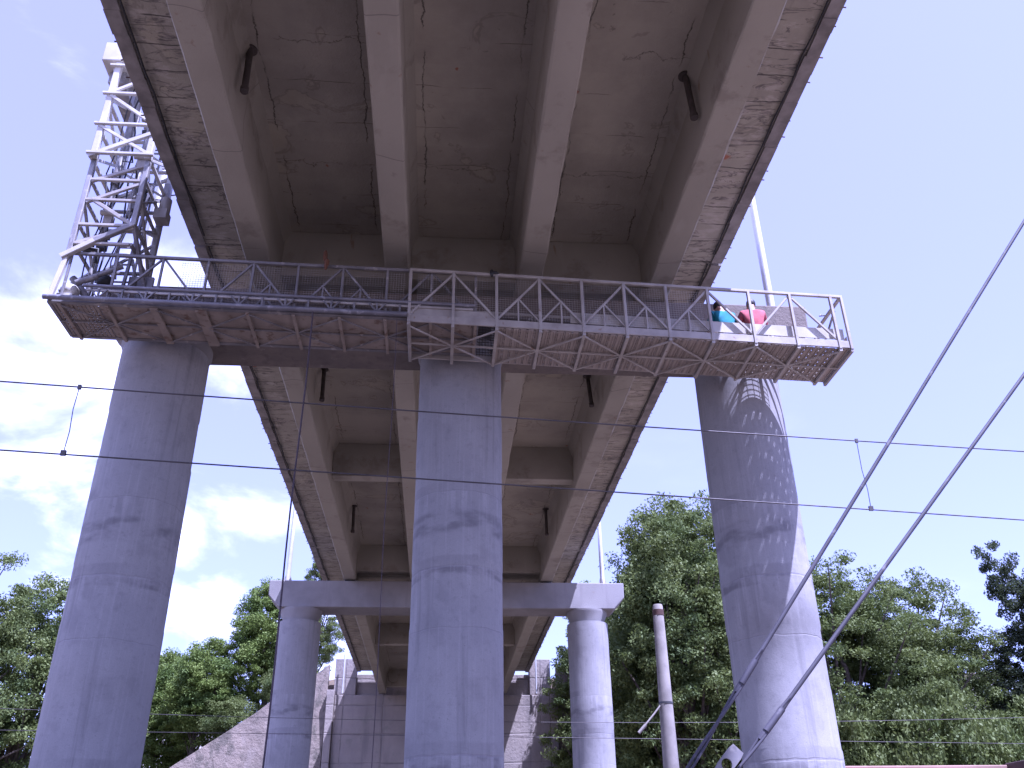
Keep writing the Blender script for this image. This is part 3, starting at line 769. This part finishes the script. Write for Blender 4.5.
guy((2.35,6.85,2.42), (5.40,7.05,5.61), 'lower steel guy cable with a pale anchor plate at its foot', (2.08,6.78,2.27))

e = empty('concrete_pole', (4.87,20,0), 'plain concrete pole with a dark top band, standing before the trees', 'pole')
e.rotation_euler = (0, R(.3), 0)
MB().tube([(0,0,-.3),(0,0,3.5),(0,0,6.83),(0,0,6.87)], [.2,.165,.115,.1], 24).build('pole', M['polec'], e)
MB().tube([(0,0,6.62),(0,0,6.75)], .125, 24).build('top_band', M['rust'], e)
MB().tube([(0,0,4.72),(0,0,4.76)], .155, 24).build('clamp_ring', M['dark'], e)
b = MB().tube([(-.12,-.05,4.7),(-.3,-.1,4.5),(-.62,-.12,4.16)], .02, 8); b.tube([(-.5,-.12,4.28),(-.66,-.12,4.12)], .035, 8)
b.build('bracket', M['polec'], e)

# ------------------------------------------------------------------ setting: ground, abutment, walls
def hill(x, y):
    s = 13.0 - .69*max(abs(x-.2)-6.3, 0)
    s = max(0, min(s, 12.3))
    t = max(0, min((y-57.6)/.9, 1))
    return s*t
xs = sorted(set([-1500,-700,-300,-150,-90,-60] + [i*1.5 for i in range(-28,29)] + [60,90,150,300,700,1500]))
ys = sorted(set([-1200,-500,-200,-80,-40,-20,0,15,30,45,55,57.4,57.6,58,58.5,59,61,65,70,75,80,90,100,120,160,250,400,800,1800]))
g = MB(); nx = len(xs)
g.add([(x,y,hill(x,y)+(random.uniform(-.12,.12) if 60 < y < 130 else 0)) for y in ys for x in xs],
      [(j*nx+i, j*nx+i+1, (j+1)*nx+i+1, (j+1)*nx+i) for j in range(len(ys)-1) for i in range(nx-1)], True)
tag(g.build('ground', M['ground']), kind='structure')

ab = empty('bridge_abutment', (XC,57.5,0), 'grey concrete abutment wall closing the far end under the bridge', 'abutment')
MB().box(-6.5, 6.5, -.4, .5, -.3, 11.05).build('front_wall', M['wall'], ab, .04)
MB().box(-6.1, 6.1, .12, .6, 11.055, 12.35).build('back_wall', M['wall'], ab, .03)
for s in (-1,1):
    MB().box(min(s*5.3,s*6.6), max(s*5.3,s*6.6), -.3, .55, 11.06, 13.2).build('cheek_wall', M['wall'], ab, .03)
    MB().box(min(s*6.52,s*6.95), max(s*6.52,s*6.95), -.75, .5, -.3, 11.3).build('buttress', M['wall'], ab, .03)
def wing(s, label):
    x0 = XC + s*7.0; e = empty('wing_wall', (x0, 57.5, 0), label, 'retaining wall', 'sloping walls beside the abutment')
    n = 22; top = []
    for i in range(n+1):
        x = s*18*i/n; top.append((x, max(12.9-.69*abs(x), .4) + random.uniform(-.09,.09)))
    mb = MB()
    for i in range(n):                       # battered face: foot stands 1.4 m further out
        (xa,za),(xb,zb) = top[i], top[i+1]
        fa, fb = -.35-.11*za*0-1.2*(1), -.35-1.2
        vs = [(xa,-1.5,-.2),(xb,-1.5,-.2),(xb,-1.5+.115*zb,zb),(xa,-1.5+.115*za,za),(xa,.45,-.2),(xb,.45,-.2),(xb,.45,zb),(xa,.45,za)]
        fs = [(0,1,2,3),(3,2,6,7),(5,4,7,6)]
        if i == 0: fs.append((4,0,3,7))
        if i == n-1: fs.append((1,5,6,2))
        if s < 0: fs = [q[::-1] for q in fs]
        mb.add(vs, fs)
    mb.build('wall_face', M['wing'], e)
wing(-1, 'sunlit sloping concrete retaining wall left of the abutment, below the trees')
wing(1, 'sloping concrete retaining wall right of the abutment, dappled by tree shade')
p = empty('marker_post', (-5.75,56.8,11.05), 'thin white post at the top left corner of the abutment', 'post', 'thin posts on the abutment')
MB().tube([(0,0,0),(0,0,2.3)], .05, 10).build('post', M['lamp'], p); MB().lathe([(.09,0.01),(.09,.05)], 12).build('base', M['galv'], p)
p2 = copy_tree(p); p2.location = (5.95,56.8,11.05); p2['label'] = 'thin white post at the top right corner of the abutment'

e = empty('boundary_wall', (7.0,17,0), 'low reddish wall running right from behind the sunlit pillar', 'wall')
MB().box(-.55, 24, -.12, .12, -.2, 3.06).build('wall_face', M['brick'], e, .02)
MB().box(-.6, 24.05, -.2, .2, 3.063, 3.17).build('coping', M['brick'], e, .02)
e = empty('trackside_hut', (10.3,15.2,0), 'dark brown steel hut, its roof corner showing at the lower right', 'hut')
MB().box(.0, 2.4, .0, 1.6, 0, 3.05).build('body', M['hut'], e, .02)
MB().box(-.03, 2.5, -.08, 1.68, 3.053, 3.2).build('roof', M['hut'], e, .02)
MB().box(.7, 1.5, -.025, -.002, .1, 2.1).build('door', M['rust'], e, .005)

def block(x, y, z, w, d, h, rows, cols, label):
    e = empty('apartment_building', (x,y,z), label, 'building', 'pale buildings beyond the trees')
    MB().box(-w/2,w/2,0,d,-.5,h).build('wall', M['house'], e, .05)
    MB().box(-w/2-.3,w/2+.3,-.3,d+.3,h+.003,h+.35).build('roof', M['roof'], e, .03)
    for r_ in range(rows):
        for c in range(cols):
            cx = -w/2 + w*(c+.5)/cols; cz = h*(r_+.55)/rows
            f = MB().box(cx-.75,cx+.75,-.05,-.003,cz-.75,cz+.75).build('window', M['paint'], e)
            MB().box(cx-.65,cx+.65,-.07,-.053,cz-.65,cz+.65).build('pane', M['glass'], f)
block(-27,92,0,10,9,16.8,5,3,'pale building glimpsed between the left pillar and the trees')
block(53,92,0,9,9,18.6,6,3,'pale building glimpsed through the treetops at the right')

# ------------------------------------------------------------------ trees
def crown_mesh(name, ax, bz, clumps, leaves, leaf, m, lumps=7, flat=0., seed=0, cone=0.):
    """leaf-sized faces in clumps through a lumpy crown; crown base at z=0, height 2*bz"""
    r = np.random.default_rng(seed)
    dirs = r.normal(size=(lumps,3)); dirs /= np.linalg.norm(dirs,axis=1)[:,None]; amp = r.uniform(-.32,.34,lumps)
    d = r.normal(size=(clumps,3)); d /= np.linalg.norm(d,axis=1)[:,None]
    rad = r.uniform(0.12,1,clumps)**.42
    k = 1 + (np.clip(d@dirs.T-.45,0,1)*amp*2.2).sum(1)
    c = d*(rad*k)[:,None]*np.array([ax,ax,bz])
    zf = (c[:,2]+bz)/(2*bz)
    if cone: c[:,:2] *= (1-cone*np.clip(zf,0,1))[:,None]
    c[:,2] += bz
    cr = r.uniform(.45,1.05,clumps)*(.10*ax+.32)
    n = clumps*leaves
    ci = np.repeat(np.arange(clumps), leaves)
    off = r.normal(size=(n,3)); off /= np.linalg.norm(off,axis=1)[:,None]
    off *= (r.uniform(0,1,n)**.5*cr[ci])[:,None]; off[:,2] *= .62
    p = c[ci]+off
    nrm = r.normal(size=(n,3))+np.array([0,0,.7]); nrm /= np.linalg.norm(nrm,axis=1)[:,None]
    t = np.cross(nrm, r.normal(size=(n,3))); t /= np.linalg.norm(t,axis=1)[:,None]
    b = np.cross(nrm,t); s = leaf*r.uniform(.6,1.3,n)[:,None]
    vs = np.stack([p-t*s, p+b*s*.5+nrm*s*.12, p+t*s, p-b*s*.5+nrm*s*.12], 1).reshape(-1,3)
    me = bpy.data.meshes.new(name)
    me.vertices.add(n*4); me.vertices.foreach_set('co', vs.astype(np.float32).ravel())
    me.loops.add(n*4); me.loops.foreach_set('vertex_index', np.arange(n*4,dtype=np.int32))
    me.polygons.add(n); me.polygons.foreach_set('loop_start', np.arange(0,n*4,4,dtype=np.int32)); me.polygons.foreach_set('loop_total', np.full(n,4,dtype=np.int32))
    me.update(); me.validate(); me.materials.append(m)
    return me, c
def trunk_mesh(name, h0, c, rad, limbs, seed):
    r = random.Random(seed); mb = MB(); top = max(p[2] for p in c)+h0
    pts = [Vector((r.uniform(-.12,.12)*i, r.uniform(-.12,.12)*i, (h0+(top-h0)*.75)*i/7)) for i in range(8)]; pts[0].z = -.4
    mb.tube(pts, [rad*(1-.11*i) for i in range(8)], 9)
    idx = r.sample(range(len(c)), min(limbs, len(c)))
    for i in idx:
        q = Vector(c[i])+Vector((0,0,h0)); k = min(max(int(7*q.z/(top)*.65),1),6); p = pts[k]
        mid = p.lerp(q,.5)+Vector((0,0,.25))
        mb.tube([p,mid,q], [rad*.32,rad*.2,rad*.06], 6)
    me = bpy.data.meshes.new(name); me.from_pydata(mb.v,[],mb.f); me.polygons.foreach_set('use_smooth', mb.sm); me.materials.append(M['bark']); me.update()
    return me
KINDS = {}
def kind(key, h0, ax, bz, clumps, leaves, leaf, m, rad, limbs, seed, **kw):
    cm, c = crown_mesh(key+'_crown', ax, bz, clumps, leaves, leaf, m, seed=seed, **kw)
    KINDS[key] = (cm, trunk_mesh(key+'_trunk', h0, c, rad, limbs, seed), h0)
kind('oak', 2.0, 4.2, 6.5, 620, 180, .075, M['leafa'], .34, 34, 3, cone=.28)
kind('elm', 2.2, 3.4, 7.0, 580, 180, .072, M['leafa'], .3, 30, 5, cone=.55)
kind('acacia', 1.5, 3.3, 4.3, 460, 170, .072, M['leafb'], .22, 24, 8, cone=.3)
kind('poplar', 1.2, 1.55, 6.0, 560, 110, .065, M['leafc'], .2, 24, 13, lumps=5)
kind('bush', .2, 2.6, 1.7, 240, 200, .056, M['leafa'], .08, 8, 21)
def tree(key, name, x, y, s, rz, label, group, sz=1., tilt=(0,0)):
    cm, tm, h0 = KINDS[key]
    e = empty(name, (x,y,hill(x,y)), label, 'bush' if key == 'bush' else 'tree', group)
    e.scale = (s,s,s*sz); e.rotation_euler = (*tilt, rz)
    t = bpy.data.objects.new('trunk', tm); col.objects.link(t); t.parent = e
    c = bpy.data.objects.new('crown', cm); col.objects.link(c); c.parent = e; c.location = (0,0,h0)
    return e
GT = 'trees around the bridge end'
for key, x, y, s, rz, sz, lb in (
    # left of the bridge
    ('oak', -26.5, 50, 1.1, .3, 1.06, 'leafy green tree at the far left edge of view'),
    ('oak', -22.3, 53, 1.12, 1.3, 1.03, 'leafy green tree right of the leftmost tree, partly behind the thick left pillar'),
    ('oak', -31, 58, 1.12, 2.2, 1.05, 'taller tree behind the leftmost tree at the left edge'),
    ('acacia', -15.2, 62, 1.0, .5, .9, 'bright green tree just right of the thick left pillar'),
    ('acacia', -11.6, 63, 1.1, 2.0, 1.0, 'tallest bright tree left of the farther stained pillar'),
    ('elm', -8.4, 62, .62, 4.0, 1.0, 'tree showing between the farther stained pillar and the bridge'),
    ('acacia', -18.5, 66, 1.15, 3.0, 1.0, 'tree mostly hidden behind the thick left pillar'),
    # right of the bridge
    ('oak', 12.6, 47, 1.22, 1.0, 1.12, 'tallest dark green tree between the farther pillar and the sunlit pillar'),
    ('elm', 14.6, 53, 1.32, .2, 1.04, 'tall tree standing behind the leaning concrete pole, its top beside the sunlit pillar'),
    ('elm', 11.2, 51, 1.12, 5.6, 1.0, 'tall tree between the farther lamp post and the leaning concrete pole'),
    ('elm', 9.6, 56, 1.06, 2.6, 1.04, 'tall tree just right of the bridge behind the farther lamp post'),
    ('oak', 16.2, 49, 1.14, 4.1, 1.08, 'tall tree directly behind the sunlit pillar'),
    ('oak', 21.3, 48, 1.12, 5.1, .98, 'dark tree emerging right of the sunlit pillar'),
    ('oak', 24.6, 48, 1.08, .6, 1.0, 'broad tree between the two guy cables and the right edge'),
    ('oak', 28.0, 49, .98, 1.7, .94, 'lower rounded tree left of the small spire-shaped tree'),
    ('acacia', 33.5, 49, 1.12, 3.3, 1.0, 'lower tree under the dark windblown tree at the right edge'),
    ('poplar', 30.6, 47, 1.0, 2.4, .98, 'small spire-shaped tree near the right edge'),
):
    tree(key, 'poplar_tree' if key == 'poplar' else 'broadleaf_tree', x, y, s, rz, lb, GT, sz)
tree('poplar', 'poplar_tree', 38.0, 46, 1.1, 0.0, 'dark windblown tree leaning in at the right edge of view', GT, 1.32, (R(0), R(-25)))
for x, y, s, sz, lb in (
    (-21.3,53,1.15,1.0,'low bush at the foot of the trees by the thick left pillar'), (-13.2,61.2,1.0,1.0,'bush on the bank just above the sunlit retaining wall'),
    (-9.4,60.4,.75,1.0,'bush at the upper end of the sunlit retaining wall'), (-10.4,58.0,.5,1.0,'small bush on the top edge of the sunlit retaining wall'), (-7.9,58.1,.42,1.0,'smallest bush at the wall top beside the abutment'), (9.6,58.8,.8,1.2,'bush hanging over the wall right of the abutment'),
    (12.6,54.0,1.2,1.6,'dark bush beside the farther sunlit pillar'), (14.2,51,1.5,1.9,'bush behind the leaning concrete pole'),
    (18.2,45,1.4,1.9,'bush at the foot of the sunlit pillar'), (22.5,44,1.5,1.7,'bush above the low reddish wall, beside the sunlit pillar'),
    (26.6,45,1.4,1.6,'middle bush above the low reddish wall'), (30.5,46,1.5,1.7,'bush above the wall, left of the brown hut'), (-29,47,1.4,1.5,'low bush at the lower left corner'), (-34,56,1.8,1.6,'bush behind the leftmost tree, low at the edge of view')):
    tree('bush', 'bush', x, y, s, x, lb, 'bushes below the trees', sz)

# ------------------------------------------------------------------ camera
cam = bpy.data.cameras.new('camera'); co = bpy.data.objects.new('camera', cam); col.objects.link(co); sc.camera = co
U = Vector((-24,1656,-898)).normalized(); B = Vector((-78,-488,-898)); B = (B - U*B.dot(U)).normalized(); Xv = B.cross(U)
co.matrix_world = Matrix.Translation((0,0,1.6)) @ Matrix((Xv, B, U)).to_4x4()
cam.sensor_width = 36; cam.lens = 898/1024*36; cam.clip_end = 5000; cam.clip_start = .05

# ------------------------------------------------------------------ light
to_sun = Vector((.34,-.33,1)).normalized()
el = math.asin(to_sun.z); az = math.atan2(to_sun.x, to_sun.y)
sun = bpy.data.lights.new('sun', 'SUN'); sun.energy = 5.0; sun.angle = R(.53); sun.color = (1,.955,.88)
so = bpy.data.objects.new('sun', sun); col.objects.link(so); so.rotation_euler = to_sun.to_track_quat('Z','Y').to_euler()
w = bpy.data.worlds.new('World'); sc.world = w; w.use_nodes = True
nt = w.node_tree; N = nt.nodes; bg = N['Background']
sky = N.new('ShaderNodeTexSky'); sky.sky_type = 'NISHITA'; sky.sun_disc = False
sky.sun_elevation = el; sky.sun_rotation = az; sky.air_density = 1.0; sky.dust_density = 1.0; sky.ozone_density = 1.0
tc = N.new('ShaderNodeTexCoord')
def wm(op, a, b=None, clamp=False):
    x = N.new('ShaderNodeMath'); x.operation = op; x.use_clamp = clamp
    for i, v in enumerate((a, b)):
        if v is None: continue
        nt.links.new(v, x.inputs[i]) if hasattr(v, 'node') else setattr(x.inputs[i], 'default_value', v)
    return x.outputs[0]
sep = N.new('ShaderNodeSeparateXYZ'); nt.links.new(tc.outputs['Generated'], sep.inputs[0])
zc = wm('ADD', wm('MAXIMUM', sep.outputs[2], 0.), .28)
cb = N.new('ShaderNodeCombineXYZ'); nt.links.new(wm('DIVIDE', sep.outputs[0], zc), cb.inputs[0]); nt.links.new(wm('DIVIDE', sep.outputs[1], zc), cb.inputs[1])
def wn(scale, detail, rough, off=(0,0,0)):
    mp = N.new('ShaderNodeMapping'); mp.inputs['Location'].default_value = off; nt.links.new(cb.outputs[0], mp.inputs[0])
    x = N.new('ShaderNodeTexNoise'); x.inputs['Scale'].default_value = scale; x.inputs['Detail'].default_value = detail; x.inputs['Roughness'].default_value = rough
    x.inputs['Distortion'].default_value = .35
    nt.links.new(mp.outputs[0], x.inputs['Vector']); return x.outputs['Fac']
def mr(v, a, b):
    x = N.new('ShaderNodeMapRange'); x.interpolation_type = 'SMOOTHSTEP'; x.inputs['From Min'].default_value = a; x.inputs['From Max'].default_value = b
    nt.links.new(v, x.inputs['Value']); return x.outputs[0]
side = mr(cb.outputs[0].node.inputs[0].links[0].from_socket, .25, -.55)       # more cloud to the left of the bridge
cl = mr(wm('ADD', wn(3.2, 8, .56, (1.3,.4,0)), wm('MULTIPLY', side, .11)), .56, .9)
cl = wm('MULTIPLY', cl, wm('ADD', wm('MULTIPLY', side, .95), .04), True)
def mixc(f, a, b):
    x = N.new('ShaderNodeMix'); x.data_type = 'RGBA'
    nt.links.new(f, x.inputs[0]) if hasattr(f, 'node') else setattr(x.inputs[0], 'default_value', f)
    for i, v in ((6,a),(7,b)): nt.links.new(v, x.inputs[i]) if hasattr(v, 'node') else setattr(x.inputs[i], 'default_value', (*v,1))
    return x.outputs[2]
hz = mixc(0.34, sky.outputs[0], (4.6, 3.8, 5.0))
nt.links.new(mixc(cl, hz, (13.5,13.2,13.0)), bg.inputs['Color'])
bg.inputs['Strength'].default_value = 0.11

sc.view_settings.view_transform = 'Standard'; sc.view_settings.look = 'None'; sc.view_settings.gamma = 1
sc.view_settings.exposure = 1.4
sc.view_settings.use_white_balance = True; sc.view_settings.white_balance_temperature = 4900; sc.view_settings.white_balance_tint = 42
sc.cycles.max_bounces = 8; sc.cycles.diffuse_bounces = 5; sc.cycles.transparent_max_bounces = 8
sc.cycles.use_denoising = True
